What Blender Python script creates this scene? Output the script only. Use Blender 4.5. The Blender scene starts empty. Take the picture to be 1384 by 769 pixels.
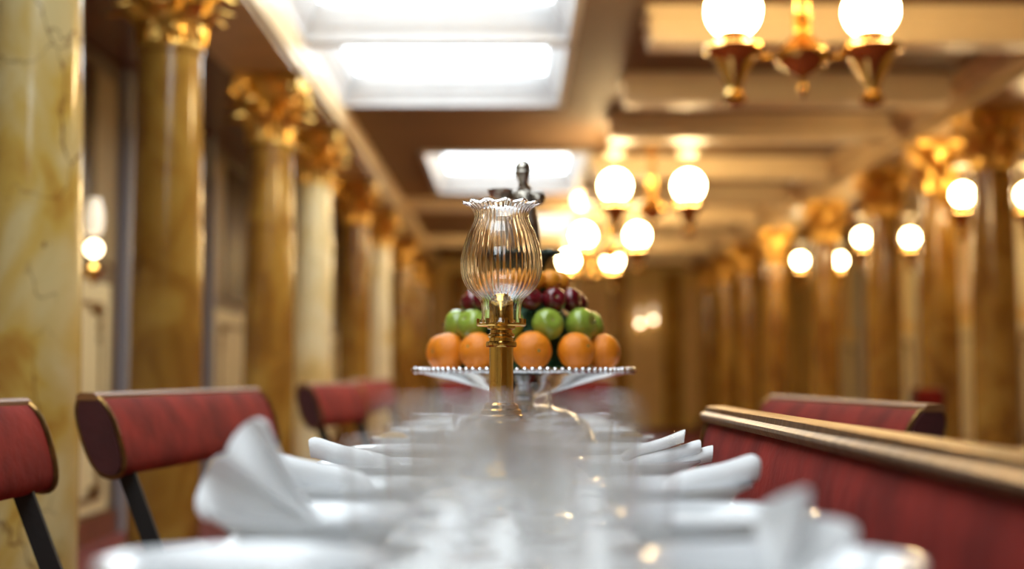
import bpy, bmesh, math, random
from mathutils import Vector, Matrix
PI = math.pi
rnd = random.Random(7)
sc = bpy.context.scene
col = sc.collection

# ------------------------------------------------------------------ camera, world, exposure
F = 1900.0                      # focal length in pixels of the 1384 x 769 frame
EYE = 0.95
PITCH = math.atan(121.5 / F)
cam_d = bpy.data.cameras.new('camera')
cam = bpy.data.objects.new('camera', cam_d)
col.objects.link(cam)
cam.location = (0, 0, EYE)
cam.rotation_euler = (PI / 2 + PITCH, 0, 0)
cam_d.sensor_width = 36.0
cam_d.lens = 36.0 * F / 1384.0
cam_d.clip_start = 0.02
cam_d.dof.use_dof = True
cam_d.dof.focus_distance = 2.36
cam_d.dof.aperture_fstop = 1.65
sc.camera = cam

world = bpy.data.worlds.new('world')
sc.world = world
world.use_nodes = True
world.node_tree.nodes['Background'].inputs[0].default_value = (0.75, 0.87, 1.0, 1)
world.node_tree.nodes['Background'].inputs[1].default_value = 1.0
sc.view_settings.view_transform = 'Standard'
sc.view_settings.look = 'None'
sc.view_settings.gamma = 1.0
sc.view_settings.use_curve_mapping = False
sc.view_settings.exposure = 0.0
SKYLIGHT = 6.0
GLOBE = 78.0
sc.cycles.max_bounces = 12
sc.cycles.transmission_bounces = 12
sc.cycles.transparent_max_bounces = 90
sc.cycles.sample_clamp_indirect = 6.0


def at(px, py, Y):
    """pixel -> point on the plane at distance Y in front of the camera"""
    x = (px - 692) / F
    y = -(py - 384.5) / F
    d = Vector((x, math.cos(PITCH) - y * math.sin(PITCH), math.sin(PITCH) + y * math.cos(PITCH)))
    return Vector((0, 0, EYE)) + d * (Y / d.y)


# ------------------------------------------------------------------ materials
def new_mat(name):
    m = bpy.data.materials.new(name)
    m.use_nodes = True
    return m, m.node_tree.nodes, m.node_tree.links, m.node_tree.nodes['Principled BSDF']


def plain(name, c, rough=0.5, metal=0.0, bump=0.0, bscale=60, vary=0.0, vscale=8, coat=0, sheen=0, sheen_tint=None, spec=None):
    m, N, L, p = new_mat(name)
    p.inputs['Base Color'].default_value = (*c, 1)
    p.inputs['Roughness'].default_value = rough
    p.inputs['Metallic'].default_value = metal
    if coat:
        p.inputs['Coat Weight'].default_value = coat
        p.inputs['Coat Roughness'].default_value = 0.08
    if sheen:
        p.inputs['Sheen Weight'].default_value = sheen
        p.inputs['Sheen Roughness'].default_value = 0.4
        if sheen_tint:
            p.inputs['Sheen Tint'].default_value = (*sheen_tint, 1)
    if spec is not None:
        p.inputs['Specular IOR Level'].default_value = spec
    tc = N.new('ShaderNodeTexCoord')
    if bump:
        n = N.new('ShaderNodeTexNoise')
        n.inputs['Scale'].default_value = bscale
        n.inputs['Detail'].default_value = 4
        L.new(tc.outputs['Object'], n.inputs['Vector'])
        b = N.new('ShaderNodeBump')
        b.inputs['Strength'].default_value = bump
        b.inputs['Distance'].default_value = 0.01
        L.new(n.outputs['Fac'], b.inputs['Height'])
        L.new(b.outputs['Normal'], p.inputs['Normal'])
    if vary:
        n = N.new('ShaderNodeTexNoise')
        n.inputs['Scale'].default_value = vscale
        n.inputs['Detail'].default_value = 5
        L.new(tc.outputs['Object'], n.inputs['Vector'])
        r = N.new('ShaderNodeValToRGB')
        r.color_ramp.elements[0].position = 0.3
        r.color_ramp.elements[1].position = 0.7
        r.color_ramp.elements[0].color = (*[v * (1 - vary) for v in c], 1)
        r.color_ramp.elements[1].color = (*[min(1, v * (1 + vary)) for v in c], 1)
        L.new(n.outputs['Fac'], r.inputs['Fac'])
        L.new(r.outputs['Color'], p.inputs['Base Color'])
    return m


def emit(name, c, s):
    m, N, L, p = new_mat(name)
    p.inputs['Base Color'].default_value = (0.8, 0.8, 0.8, 1)
    p.inputs['Emission Color'].default_value = (*c, 1)
    p.inputs['Emission Strength'].default_value = s
    return m


def glass(name, c=(1, 1, 1), rough=0.0, ior=1.47):
    m, N, L, p = new_mat(name)
    p.inputs['Base Color'].default_value = (*c, 1)
    p.inputs['Roughness'].default_value = rough
    p.inputs['IOR'].default_value = ior
    p.inputs['Transmission Weight'].default_value = 1.0
    return m


def marble(name, pale, ochre, deep, vein, patch=0.5, rough=0.16):
    m, N, L, p = new_mat(name)
    tc = N.new('ShaderNodeTexCoord')
    oi = N.new('ShaderNodeObjectInfo')
    off = N.new('ShaderNodeVectorMath'); off.operation = 'MULTIPLY'
    off.inputs[1].default_value = (1, 1, 0.62)
    L.new(tc.outputs['Object'], off.inputs[0])
    sh = N.new('ShaderNodeVectorMath'); sh.operation = 'ADD'
    mul = N.new('ShaderNodeMath'); mul.operation = 'MULTIPLY'; mul.inputs[1].default_value = 37.0
    L.new(oi.outputs['Random'], mul.inputs[0])
    L.new(off.outputs[0], sh.inputs[0]); L.new(mul.outputs[0], sh.inputs[1])
    n1 = N.new('ShaderNodeTexNoise'); n1.inputs['Scale'].default_value = 4.5
    n1.inputs['Detail'].default_value = 7; n1.inputs['Distortion'].default_value = 0.7
    L.new(sh.outputs[0], n1.inputs['Vector'])
    r1 = N.new('ShaderNodeValToRGB')
    e = r1.color_ramp.elements
    e[0].position = patch - 0.14; e[0].color = (*pale, 1)
    e[1].position = patch + 0.16; e[1].color = (*deep, 1)
    k = e.new(patch + 0.03); k.color = (*ochre, 1)
    L.new(n1.outputs['Fac'], r1.inputs['Fac'])
    # veins: cell edges bent by noise, and broken by a second noise
    n2 = N.new('ShaderNodeTexNoise'); n2.inputs['Scale'].default_value = 5
    n2.inputs['Detail'].default_value = 6
    L.new(sh.outputs[0], n2.inputs['Vector'])
    mx = N.new('ShaderNodeMix'); mx.data_type = 'VECTOR'; mx.inputs['Factor'].default_value = 0.28
    L.new(sh.outputs[0], mx.inputs['A']); L.new(n2.outputs['Color'], mx.inputs['B'])
    v = N.new('ShaderNodeTexVoronoi'); v.feature = 'DISTANCE_TO_EDGE'; v.inputs['Scale'].default_value = 5.0
    L.new(mx.outputs['Result'], v.inputs['Vector'])
    rv = N.new('ShaderNodeValToRGB')
    rv.color_ramp.elements[0].position = 0.0; rv.color_ramp.elements[0].color = (1, 1, 1, 1)
    rv.color_ramp.elements[1].position = 0.024; rv.color_ramp.elements[1].color = (0, 0, 0, 1)
    L.new(v.outputs['Distance'], rv.inputs['Fac'])
    n3 = N.new('ShaderNodeTexNoise'); n3.inputs['Scale'].default_value = 3.1; n3.inputs['Detail'].default_value = 3
    L.new(sh.outputs[0], n3.inputs['Vector'])
    r3 = N.new('ShaderNodeValToRGB')
    r3.color_ramp.elements[0].position = 0.48; r3.color_ramp.elements[1].position = 0.62
    L.new(n3.outputs['Fac'], r3.inputs['Fac'])
    mm = N.new('ShaderNodeMath'); mm.operation = 'MULTIPLY'
    L.new(rv.outputs['Color'], mm.inputs[0]); L.new(r3.outputs['Color'], mm.inputs[1])
    m2 = N.new('ShaderNodeMath'); m2.operation = 'MULTIPLY'; m2.inputs[1].default_value = 0.9
    L.new(mm.outputs[0], m2.inputs[0])
    mc = N.new('ShaderNodeMix'); mc.data_type = 'RGBA'
    L.new(m2.outputs[0], mc.inputs['Factor'])
    L.new(r1.outputs['Color'], mc.inputs['A']); mc.inputs['B'].default_value = (*vein, 1)
    L.new(mc.outputs['Result'], p.inputs['Base Color'])
    p.inputs['Roughness'].default_value = rough
    return m


M = {}
M['marble_pale'] = marble('marble_pale', (0.70, 0.55, 0.25), (0.62, 0.40, 0.085), (0.47, 0.23, 0.035), (0.13, 0.04, 0.012), 0.53, 0.14)
M['marble_amber'] = marble('marble_amber', (0.43, 0.258, 0.050), (0.345, 0.176, 0.028), (0.23, 0.10, 0.015), (0.10, 0.03, 0.01), 0.47, 0.14)
M['marble_daylit'] = marble('marble_daylit', (0.80, 0.68, 0.40), (0.74, 0.56, 0.24), (0.58, 0.36, 0.09), (0.20, 0.09, 0.03), 0.55, 0.15)  # cream marble, colour raised to stand for daylight on the shaft
M['gilt'] = plain('gilt', (0.78, 0.48, 0.12), 0.30, 1.0, bump=0.25, bscale=40, vary=0.25, vscale=20)
M['brass'] = plain('brass', (0.72, 0.45, 0.13), 0.16, 1.0, bump=0.03, bscale=90)
M['brass_worn'] = plain('brass_worn', (0.22, 0.125, 0.042), 0.36, 1.0, bump=0.25, bscale=35, vary=0.3, vscale=30)
M['silver'] = plain('silver', (0.83, 0.84, 0.86), 0.10, 1.0, bump=0.02, bscale=30)
M['steel'] = plain('steel', (0.70, 0.71, 0.73), 0.18, 1.0)
M['bronze'] = plain('bronze', (0.42, 0.38, 0.32), 0.38, 1.0, bump=0.3, bscale=70, vary=0.6, vscale=45)
M['verdigris'] = plain('verdigris', (0.035, 0.06, 0.05), 0.5, 0.3, bump=0.3, bscale=60, vary=0.5, vscale=40)
M['iron'] = plain('iron', (0.008, 0.008, 0.008), 0.65, 0.0, bump=0.1, bscale=80)
M['velvet'] = plain('velvet', (0.205, 0.017, 0.010), 0.8, 0.0, bump=0.22, bscale=38, vary=0.40, vscale=7, sheen=0.04, sheen_tint=(1.0, 0.30, 0.32), spec=0.12)
M['velvet_dark'] = plain('velvet_dark', (0.065, 0.010, 0.010), 0.6, 0.0, bump=0.2, bscale=50, vary=0.2)
M['mahogany'] = plain('mahogany', (0.16, 0.05, 0.018), 0.3, bump=0.08, bscale=30, vary=0.3, vscale=6, coat=0.5)
M['rail_wood'] = plain('rail_wood', (0.24, 0.10, 0.03), 0.5, bump=0.1, bscale=30, vary=0.3, vscale=9)
M['dim_panel'] = plain('dim_panel', (0.26, 0.18, 0.075), 0.5, vary=0.1)
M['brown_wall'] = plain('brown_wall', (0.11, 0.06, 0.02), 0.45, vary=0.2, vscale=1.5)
M['cloth'] = plain('cloth', (0.80, 0.80, 0.79), 0.85, bump=0.12, bscale=220)
M['linen'] = plain('linen', (0.86, 0.865, 0.87), 0.85, bump=0.10, bscale=260, sheen=0.2)
M['china'] = plain('china', (0.74, 0.755, 0.77), 0.16, coat=0.2)
M['ivory'] = plain('ivory', (0.70, 0.60, 0.42), 0.35)
M['ceiling_paint'] = plain('ceiling_paint', (0.20, 0.115, 0.055), 0.6, vary=0.10, vscale=1.2)
M['beam_paint'] = plain('beam_paint', (0.78, 0.64, 0.42), 0.45, vary=0.08, vscale=3)
M['cornice_paint'] = plain('cornice_paint', (0.66, 0.50, 0.29), 0.36, vary=0.12, vscale=4)
M['well_paint'] = plain('well_paint', (0.60, 0.60, 0.59), 0.5, vary=0.04)
M['cream_wall'] = plain('cream_wall', (0.70, 0.60, 0.33), 0.45, vary=0.08, vscale=2)
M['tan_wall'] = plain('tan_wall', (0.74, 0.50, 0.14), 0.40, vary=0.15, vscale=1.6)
M['peach_panel'] = plain('peach_panel', (0.70, 0.45, 0.16), 0.45, vary=0.1)
M['blue_trim'] = plain('blue_trim', (0.26, 0.26, 0.29), 0.4)
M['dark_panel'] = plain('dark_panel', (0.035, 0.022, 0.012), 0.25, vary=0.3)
M['carpet'] = plain('carpet', (0.20, 0.045, 0.035), 0.95, bump=0.4, bscale=300, vary=0.35, vscale=14)
M['globe'] = emit('globe', (1.0, 0.71, 0.34), GLOBE)
M['globe_aisle'] = emit('globe_aisle', (1.0, 0.73, 0.36), 60.0)
M['globe_dim'] = emit('globe_dim', (1.0, 0.80, 0.52), 10.0)
M['pane'] = emit('pane', (0.84, 0.94, 1.0), SKYLIGHT)
M['opal_lit'] = emit('opal_lit', (1.0, 0.82, 0.55), 0.8)
M['opal'] = plain('opal', (0.86, 0.80, 0.66), 0.25)
def thin_glass(name):
    m, N, L, p = new_mat(name)
    N.remove(p)
    lw = N.new('ShaderNodeLayerWeight'); lw.inputs['Blend'].default_value = 0.5
    pw = N.new('ShaderNodeMath'); pw.operation = 'POWER'; pw.inputs[1].default_value = 4.0
    L.new(lw.outputs['Facing'], pw.inputs[0])
    fr = N.new('ShaderNodeMath'); fr.operation = 'MULTIPLY_ADD'; fr.inputs[1].default_value = 0.8; fr.inputs[2].default_value = 0.035
    L.new(pw.outputs[0], fr.inputs[0])
    g = N.new('ShaderNodeBsdfGlossy'); g.inputs['Roughness'].default_value = 0.03
    t = N.new('ShaderNodeBsdfTransparent'); t.inputs['Color'].default_value = (0.998, 0.998, 0.998, 1)
    x = N.new('ShaderNodeMixShader')
    L.new(fr.outputs[0], x.inputs[0]); L.new(t.outputs[0], x.inputs[1]); L.new(g.outputs[0], x.inputs[2])
    df = N.new('ShaderNodeBsdfTranslucent'); df.inputs['Color'].default_value = (0.95, 0.95, 0.95, 1)
    dd = N.new('ShaderNodeBsdfDiffuse'); dd.inputs['Color'].default_value = (0.95, 0.95, 0.95, 1)
    ad = N.new('ShaderNodeMixShader'); ad.inputs[0].default_value = 0.5
    L.new(df.outputs[0], ad.inputs[1]); L.new(dd.outputs[0], ad.inputs[2])
    y = N.new('ShaderNodeMixShader'); y.inputs[0].default_value = 0.028  # small white share paints a pale haze into the glass
    L.new(x.outputs[0], y.inputs[1]); L.new(ad.outputs[0], y.inputs[2])
    L.new(y.outputs[0], N['Material Output'].inputs['Surface'])
    return m
M['hazed_glass'] = thin_glass('hazed_glass')
M['shade_glass'] = glass('shade_glass', (1.0, 0.995, 0.98), 0.0, 1.5)
M['orange'] = plain('orange', (0.95, 0.27, 0.012), 0.34, bump=0.35, bscale=260, vary=0.10, vscale=20)
M['clementine'] = plain('clementine', (0.95, 0.34, 0.02), 0.34, bump=0.3, bscale=300, vary=0.1, vscale=30)
M['green_apple'] = plain('green_apple', (0.27, 0.365, 0.045), 0.24, vary=0.22, vscale=25, coat=0.3)
M['red_apple'] = plain('red_apple', (0.13, 0.008, 0.012), 0.18, vary=0.45, vscale=40, coat=0.5)
M['fruit_stem'] = plain('fruit_stem', (0.09, 0.06, 0.025), 0.7)
M['calyx'] = plain('calyx', (0.30, 0.26, 0.07), 0.7)
M['leaf'] = plain('leaf', (0.035, 0.115, 0.045), 0.6, vary=0.5, vscale=50)
M['bread'] = plain('bread', (0.62, 0.38, 0.13), 0.6, bump=0.3, bscale=60, vary=0.3, vscale=18)


# ------------------------------------------------------------------ mesh helpers
def link(name, bm, mat, parent=None, smooth=True, loc=None, rot=None):
    me = bpy.data.meshes.new(name)
    bmesh.ops.recalc_face_normals(bm, faces=bm.faces[:])
    bm.to_mesh(me)
    bm.free()
    if smooth:
        me.polygons.foreach_set('use_smooth', [True] * len(me.polygons))
        try:
            me.set_sharp_from_angle(angle=math.radians(38))
        except Exception:
            pass
    me.materials.append(M[mat] if isinstance(mat, str) else mat)
    o = bpy.data.objects.new(name, me)
    col.objects.link(o)
    if parent:
        o.parent = parent
    if loc is not None:
        o.location = loc
    if rot is not None:
        o.rotation_euler = rot
    return o


def share(src, name, parent=None, loc=None, rot=None, scale=None, mat=None):
    o = bpy.data.objects.new(name, src.data)
    col.objects.link(o)
    if parent:
        o.parent = parent
    if loc is not None:
        o.location = loc
    if rot is not None:
        o.rotation_euler = rot
    if scale is not None:
        o.scale = scale
    return o


def empty(name, loc=(0, 0, 0), rotz=0):
    o = bpy.data.objects.new(name, None)
    o.empty_display_size = 0.1
    col.objects.link(o)
    o.location = loc
    o.rotation_euler = (0, 0, rotz)
    return o


def tag(o, label=None, cat=None, group=None, kind=None):
    if label: o['label'] = label
    if cat: o['category'] = cat
    if group: o['group'] = group
    if kind: o['kind'] = kind
    return o


def copy_tree(o, parent=None):
    c = o.copy()
    col.objects.link(c)
    c.parent = parent
    for ch in list(o.children):
        copy_tree(ch, c)
    return c


def box(bm, x0, x1, y0, y1, z0, z1, bev=0.0):
    r = bmesh.ops.create_cube(bm, size=1.0)
    vs = r['verts']
    for v in vs:
        v.co = Vector(((x0 + x1) / 2 + v.co.x * (x1 - x0), (y0 + y1) / 2 + v.co.y * (y1 - y0), (z0 + z1) / 2 + v.co.z * (z1 - z0)))
    if bev:
        es = list({e for v in vs for e in v.link_edges})
        bmesh.ops.bevel(bm, geom=es, offset=bev, segments=2, affect='EDGES', profile=0.5)
    return bm


def newbox(*a, bev=0.0):
    bm = bmesh.new()
    box(bm, *a, bev=bev)
    return bm


def lathe(prof, seg=32, bm=None, ox=0, oy=0, oz=0, rip=None, closed=False):
    """prof: (r, z) pairs revolved about Z; rip(angle, k, r, z) -> (r, z)"""
    bm = bm or bmesh.new()
    rings = []
    for k, (r, z) in enumerate(prof):
        if r < 1e-6 and not rip:
            rings.append([bm.verts.new((ox, oy, oz + z))])
            continue
        ring = []
        for i in range(seg):
            a = 2 * PI * i / seg
            rr, zz = rip(a, k, r, z) if rip else (r, z)
            ring.append(bm.verts.new((ox + rr * math.cos(a), oy + rr * math.sin(a), oz + zz)))
        rings.append(ring)
    pairs = list(zip(rings[:-1], rings[1:]))
    if closed:
        pairs.append((rings[-1], rings[0]))
    for A, B in pairs:
        if len(A) == 1 and len(B) == 1:
            continue
        for i in range(seg):
            j = (i + 1) % seg
            if len(A) == 1:
                bm.faces.new((A[0], B[i], B[j]))
            elif len(B) == 1:
                bm.faces.new((A[i], B[0], A[j]))
            else:
                bm.faces.new((A[i], B[i], B[j], A[j]))
    return bm


def tube(bm, pts, r, seg=10, cap=True):
    """round tube along pts; r a number or a list"""
    P = [Vector(p) for p in pts]
    n = len(P)
    R = r if isinstance(r, (list, tuple)) else [r] * n
    t0 = (P[1] - P[0]).normalized()
    u = t0.orthogonal().normalized()
    rings = []
    for i in range(n):
        t = (P[min(i + 1, n - 1)] - P[max(i - 1, 0)]).normalized()
        u = (u - t * u.dot(t)).normalized()
        w = t.cross(u)
        rings.append([bm.verts.new(P[i] + (u * math.cos(2 * PI * k / seg) + w * math.sin(2 * PI * k / seg)) * R[i]) for k in range(seg)])
    for A, B in zip(rings[:-1], rings[1:]):
        for k in range(seg):
            j = (k + 1) % seg
            bm.faces.new((A[k], A[j], B[j], B[k]))
    if cap:
        bm.faces.new(rings[0][::-1])
        bm.faces.new(rings[-1])
    return bm


def sheet(G, th, bm=None):
    """closed sheet of thickness th over the grid of points G[i][j]"""
    bm = bm or bmesh.new()
    ni, nj = len(G), len(G[0])
    G = [[Vector(p) for p in row] for row in G]
    top, bot = [], []
    for i in range(ni):
        a, b = [], []
        for j in range(nj):
            du = G[min(i + 1, ni - 1)][j] - G[max(i - 1, 0)][j]
            dv = G[i][min(j + 1, nj - 1)] - G[i][max(j - 1, 0)]
            n = du.cross(dv)
            n = n.normalized() if n.length > 1e-9 else Vector((0, 0, 1))
            a.append(bm.verts.new(G[i][j] + n * th / 2))
            b.append(bm.verts.new(G[i][j] - n * th / 2))
        top.append(a); bot.append(b)
    for i in range(ni - 1):
        for j in range(nj - 1):
            bm.faces.new((top[i][j], top[i + 1][j], top[i + 1][j + 1], top[i][j + 1]))
            bm.faces.new((bot[i][j], bot[i][j + 1], bot[i + 1][j + 1], bot[i + 1][j]))
    for i in range(ni - 1):
        bm.faces.new((top[i][0], bot[i][0], bot[i + 1][0], top[i + 1][0]))
        bm.faces.new((top[i][-1], top[i + 1][-1], bot[i + 1][-1], bot[i][-1]))
    for j in range(nj - 1):
        bm.faces.new((top[0][j], top[0][j + 1], bot[0][j + 1], bot[0][j]))
        bm.faces.new((top[-1][j], bot[-1][j], bot[-1][j + 1], top[-1][j + 1]))
    return bm


def prism(prof, y0, y1, bm=None):
    """polygon of (x, z) pairs extruded along Y"""
    bm = bm or bmesh.new()
    a = [bm.verts.new((x, y0, z)) for x, z in prof]
    b = [bm.verts.new((x, y1, z)) for x, z in prof]
    n = len(prof)
    for i in range(n):
        j = (i + 1) % n
        bm.faces.new((a[i], a[j], b[j], b[i]))
    bm.faces.new(a[::-1]); bm.faces.new(b)
    return bm


ORD = ['nearest', 'second', 'third', 'fourth', 'fifth', 'sixth', 'seventh', 'eighth', 'ninth', 'tenth', 'eleventh', 'twelfth', 'thirteenth', 'fourteenth', 'fifteenth', 'sixteenth', 'seventeenth', 'eighteenth', 'nineteenth', 'twentieth', 'twenty-first']
ORD += ['twenty-' + w for w in ('second', 'third', 'fourth', 'fifth', 'sixth', 'seventh', 'eighth', 'ninth')]
NTH = ['first'] + ORD[1:]

# ------------------------------------------------------------------ the room
Y0, Y1 = -5.0, 25.0
CEIL = 3.0
XL, XR = -2.4, 5.0           # aisle walls
CL, CR = -1.47, 3.3          # column rows
tag(link('floor', newbox(XL - .1, XR + .1, Y0, Y1, -0.1, 0.0), 'carpet', smooth=False), kind='structure',
    label='dark red carpeted floor running between the columns')

# ceiling with openings for the skylights
SKY = [(-1.26, 0.34, -3.6, -0.6), (-1.26, 0.34, 0.6, 3.6), (-1.26, 0.34, 4.7, 8.47), (-1.26, 0.34, 8.62, 10.5), (-0.80, 0.68, 12.9, 15.6), (-0.30, 1.0, 17.9, 20.0)]
xs = sorted({XL - .1, XR + .1} | {s[0] for s in SKY} | {s[1] for s in SKY})
ys = sorted({Y0, Y1} | {s[2] for s in SKY} | {s[3] for s in SKY})
bm = bmesh.new()
for x0, x1 in zip(xs[:-1], xs[1:]):
    for y0, y1 in zip(ys[:-1], ys[1:]):
        cx, cy = (x0 + x1) / 2, (y0 + y1) / 2
        if any(s[0] < cx < s[1] and s[2] < cy < s[3] for s in SKY):
            continue
        box(bm, x0, x1, y0, y1, CEIL, CEIL + 0.06)
bmesh.ops.remove_doubles(bm, verts=bm.verts[:], dist=1e-5)
ceiling = tag(link('ceiling', bm, 'ceiling_paint', smooth=False), kind='structure', label='tan painted saloon ceiling with cross beams and skylights')
# cross beams of the right bay
bmE = newbox(0.78, 2.99, -0.13, 0.13, 2.80, CEIL)
box(bmE, 0.75, 2.92, -0.17, 0.17, 2.95, CEIL)
box(bmE, 0.76, 2.92, -0.15, 0.15, 2.87, 2.885)
beam0 = link('beam', bmE, 'beam_paint', ceiling, smooth=False, loc=(0, 4.1, 0))
for y in (-2.5, 0.2, 2.2, 5.95, 7.87, 9.6, 11.1, 13.3, 15.2, 17.2, 19.2, 21.2, 23.4):
    share(beam0, 'beam', ceiling, loc=(0, y, 0))
bmE = newbox(-1.30, 0.74, -0.13, 0.13, 2.86, CEIL)
box(bmE, -1.30, 0.74, -0.17, 0.17, 2.955, CEIL)
lb0 = link('beam', bmE, 'beam_paint', ceiling, smooth=False, loc=(0, 16.4, 0))
for y in (20.95,):
    share(lb0, 'beam', ceiling, loc=(0, y, 0))

# skylights: stepped white wells, glazing bars and bright panes
for n, (x0, x1, y0, y1) in enumerate(SKY, 1):
    bm = bmesh.new()
    zs = [CEIL, CEIL + 0.075, CEIL + 0.075, CEIL + 0.14, CEIL + 0.14, CEIL + 0.20]
    ins = [0.0, 0.035, 0.045, 0.07, 0.08, 0.10]
    rings = []
    for z, i in zip(zs, ins):
        rings.append([bm.verts.new(p) for p in ((x0 + i, y0 + i, z), (x1 - i, y0 + i, z), (x1 - i, y1 - i, z), (x0 + i, y1 - i, z))])
    for A, B in zip(rings[:-1], rings[1:]):
        for k in range(4):
            bm.faces.new((A[k], A[(k + 1) % 4], B[(k + 1) % 4], B[k]))
    # architrave standing a little below the ceiling
    t = 0.05
    for (a, b, c, d) in ((x0 - t, x1 + t, y0 - t, y0), (x0 - t, x1 + t, y1, y1 + t), (x0 - t, x0, y0, y1), (x1, x1 + t, y0, y1)):
        box(bm, a, b, c, d, CEIL - 0.025, CEIL + 0.01)
    w = tag(link('window_%d' % n, bm, 'well_paint', smooth=False), kind='structure')
    w['label'] = ['skylight behind the viewer', 'skylight over the near end of the table', 'large white skylight cut by the top of the picture',
                  'wide white skylight beside the left cornice', 'small far skylight above the bronze figure', 'distant skylight behind the glass lamp shade'][n - 1]
    m = (x0 + x1) / 2
    link('pane', newbox(x0 + .08, m, y0 + .08, y1 - .08, CEIL + .20, CEIL + .212), 'pane', w, smooth=False)
    link('pane', newbox(m, x1 - .08, y0 + .08, y1 - .08, CEIL + .20, CEIL + .212), 'pane', w, smooth=False)

# entablatures over the column rows
def entab(name, xc, s, label):
    e = s * 0.17   # s: direction towards the room's middle
    prof = [(xc - s * 0.24, 2.765), (xc + e, 2.765), (xc + e, 2.80), (xc + e + s * .02, 2.80), (xc + e + s * .02, 2.86),
            (xc + e + s * .05, 2.885), (xc + e + s * .05, 2.91), (xc + e + s * .10, 2.95), (xc + e + s * .13, 2.965), (xc + e + s * .13, CEIL), (xc - s * 0.24, CEIL)]
    if name == 'trim_1':
        prof = [(min(x, -1.265), z) for x, z in prof]
    o = tag(link(name, prism(prof, Y0, Y1), 'cornice_paint', smooth=False), kind='structure', label=label)
    gb = newbox(xc + e - .003, xc + e + s * .026 if s > 0 else xc + e + .003, Y0, Y1, 2.800, 2.812) if s > 0 else newbox(xc + e - .026, xc + e + .003, Y0, Y1, 2.800, 2.812)
    link('gilt_fillet', gb, 'gilt', o, smooth=False)
entab('trim_1', CL, 1, 'moulded cornice above the left row of columns')
entab('trim_2', CR, -1, 'moulded cornice above the right row of columns')

# aisle soffits (lower, darker ceilings beyond the columns)
tag(link('trim_3', newbox(XL, CL - .24, Y0, Y1, 2.84, 2.90), 'mahogany', smooth=False), kind='structure', label='dark boarded soffit of the left aisle')
tag(link('trim_4', newbox(CR + .24, XR, Y0, Y1, 2.84, 2.90), 'mahogany', smooth=False), kind='structure', label='dark boarded soffit of the right aisle')

# walls
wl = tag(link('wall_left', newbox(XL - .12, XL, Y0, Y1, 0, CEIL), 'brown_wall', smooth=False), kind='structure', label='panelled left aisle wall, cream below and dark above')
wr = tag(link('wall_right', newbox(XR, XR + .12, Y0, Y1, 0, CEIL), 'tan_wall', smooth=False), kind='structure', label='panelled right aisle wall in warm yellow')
wb = tag(link('wall_back', newbox(XL, XR, Y1, Y1 + .12, 0, CEIL), 'tan_wall', smooth=False), kind='structure', label='golden panelled wall at the far end of the saloon')
wf = tag(link('wall_front', newbox(XL, XR, Y0 - .12, Y0, 0, CEIL), 'tan_wall', smooth=False), kind='structure', label='wall behind the viewer')
# small repeat parts of the aisle walls
def frame_bm(w, z0, z1, t, d):
    """gilt ornament: thin frame with scrolled corners in the YZ plane, proud by d in +X"""
    bm = bmesh.new()
    for a, b, c, e in ((-w, -w + t, z0, z1), (w - t, w, z0, z1), (-w, w, z0, z0 + t), (-w, w, z1 - t, z1)):
        box(bm, 0, d, a, b, c, e)
    for sy in (-1, 1):
        for zc, sz in ((z0, 1), (z1, -1)):
            for rad, off in ((0.055, 0.03), (0.04, 0.11), (0.03, 0.18)):
                for (yy, zz) in ((sy * (w - off - .02), zc + sz * .045), (sy * (w - .045), zc + sz * (off + .03))):
                    pts = [(d * .6, yy + rad * math.cos(a) * (1 - .1 * k), zz + rad * math.sin(a) * (1 - .1 * k)) for k, a in enumerate([i * PI / 4 for i in range(8)])]
                    tube(bm, pts, 0.010, 5)
    return bm
def wall_bays(wall, X, s, ys_p, first_low, upper, B, side):
    h2 = B / 2
    pil = low = up = fr = bs = None
    for i, y in enumerate(ys_p):
        r = 0 if s > 0 else PI
        if pil is None:
            b = newbox(0, .05, -.07, .07, 0.0, 2.84); box(b, .05, .065, -.045, .045, .3, 2.5)
            pil = link('pilaster', b, 'blue_trim', wall, smooth=False, loc=(X, y, 0), rot=(0, 0, r))
            low = link('panel', newbox(0, .02, -h2 + .27, h2 - .27, .16, 1.48, bev=.006), first_low, wall, smooth=False, loc=(X, y + h2, 0), rot=(0, 0, r))
            up = link('panel', newbox(0, .02, -h2 * .42, h2 * .42, 1.60, 2.70, bev=.006), upper, wall, smooth=False, loc=(X, y + h2, 0), rot=(0, 0, r))
            fr = link('gilt_frame', frame_bm(h2 - .45, .24, 1.36, .022, .012), 'brass_worn', wall, smooth=False, loc=(X + s * .02, y + h2, 0), rot=(0, 0, r))
            sidep = link('panel', newbox(0, .018, -h2 * .17, h2 * .17, 1.60, 2.70, bev=.006), side, wall, smooth=False, loc=(X, y + h2 * .345, 0), rot=(0, 0, r))
            share(sidep, 'panel', wall, (X, y + B - h2 * .345, 0), (0, 0, r))
        else:
            share(pil, 'pilaster', wall, (X, y, 0), (0, 0, r))
            if y + B < Y1 + .1:
                share(low, 'panel', wall, (X, y + h2, 0), (0, 0, r))
                share(up, 'panel', wall, (X, y + h2, 0), (0, 0, r))
                share(fr, 'gilt_frame', wall, (X + s * .02, y + h2, 0), (0, 0, r))
                share(sidep, 'panel', wall, (X, y + h2 * .345, 0), (0, 0, r))
                share(sidep, 'panel', wall, (X, y + B - h2 * .345, 0), (0, 0, r))
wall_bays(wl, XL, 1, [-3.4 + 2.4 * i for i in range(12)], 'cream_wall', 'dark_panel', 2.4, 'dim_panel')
wall_bays(wr, XR, -1, [-3.2 + 2.9 * i for i in range(10)], 'cream_wall', 'peach_panel', 2.9, 'cream_wall')
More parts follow.
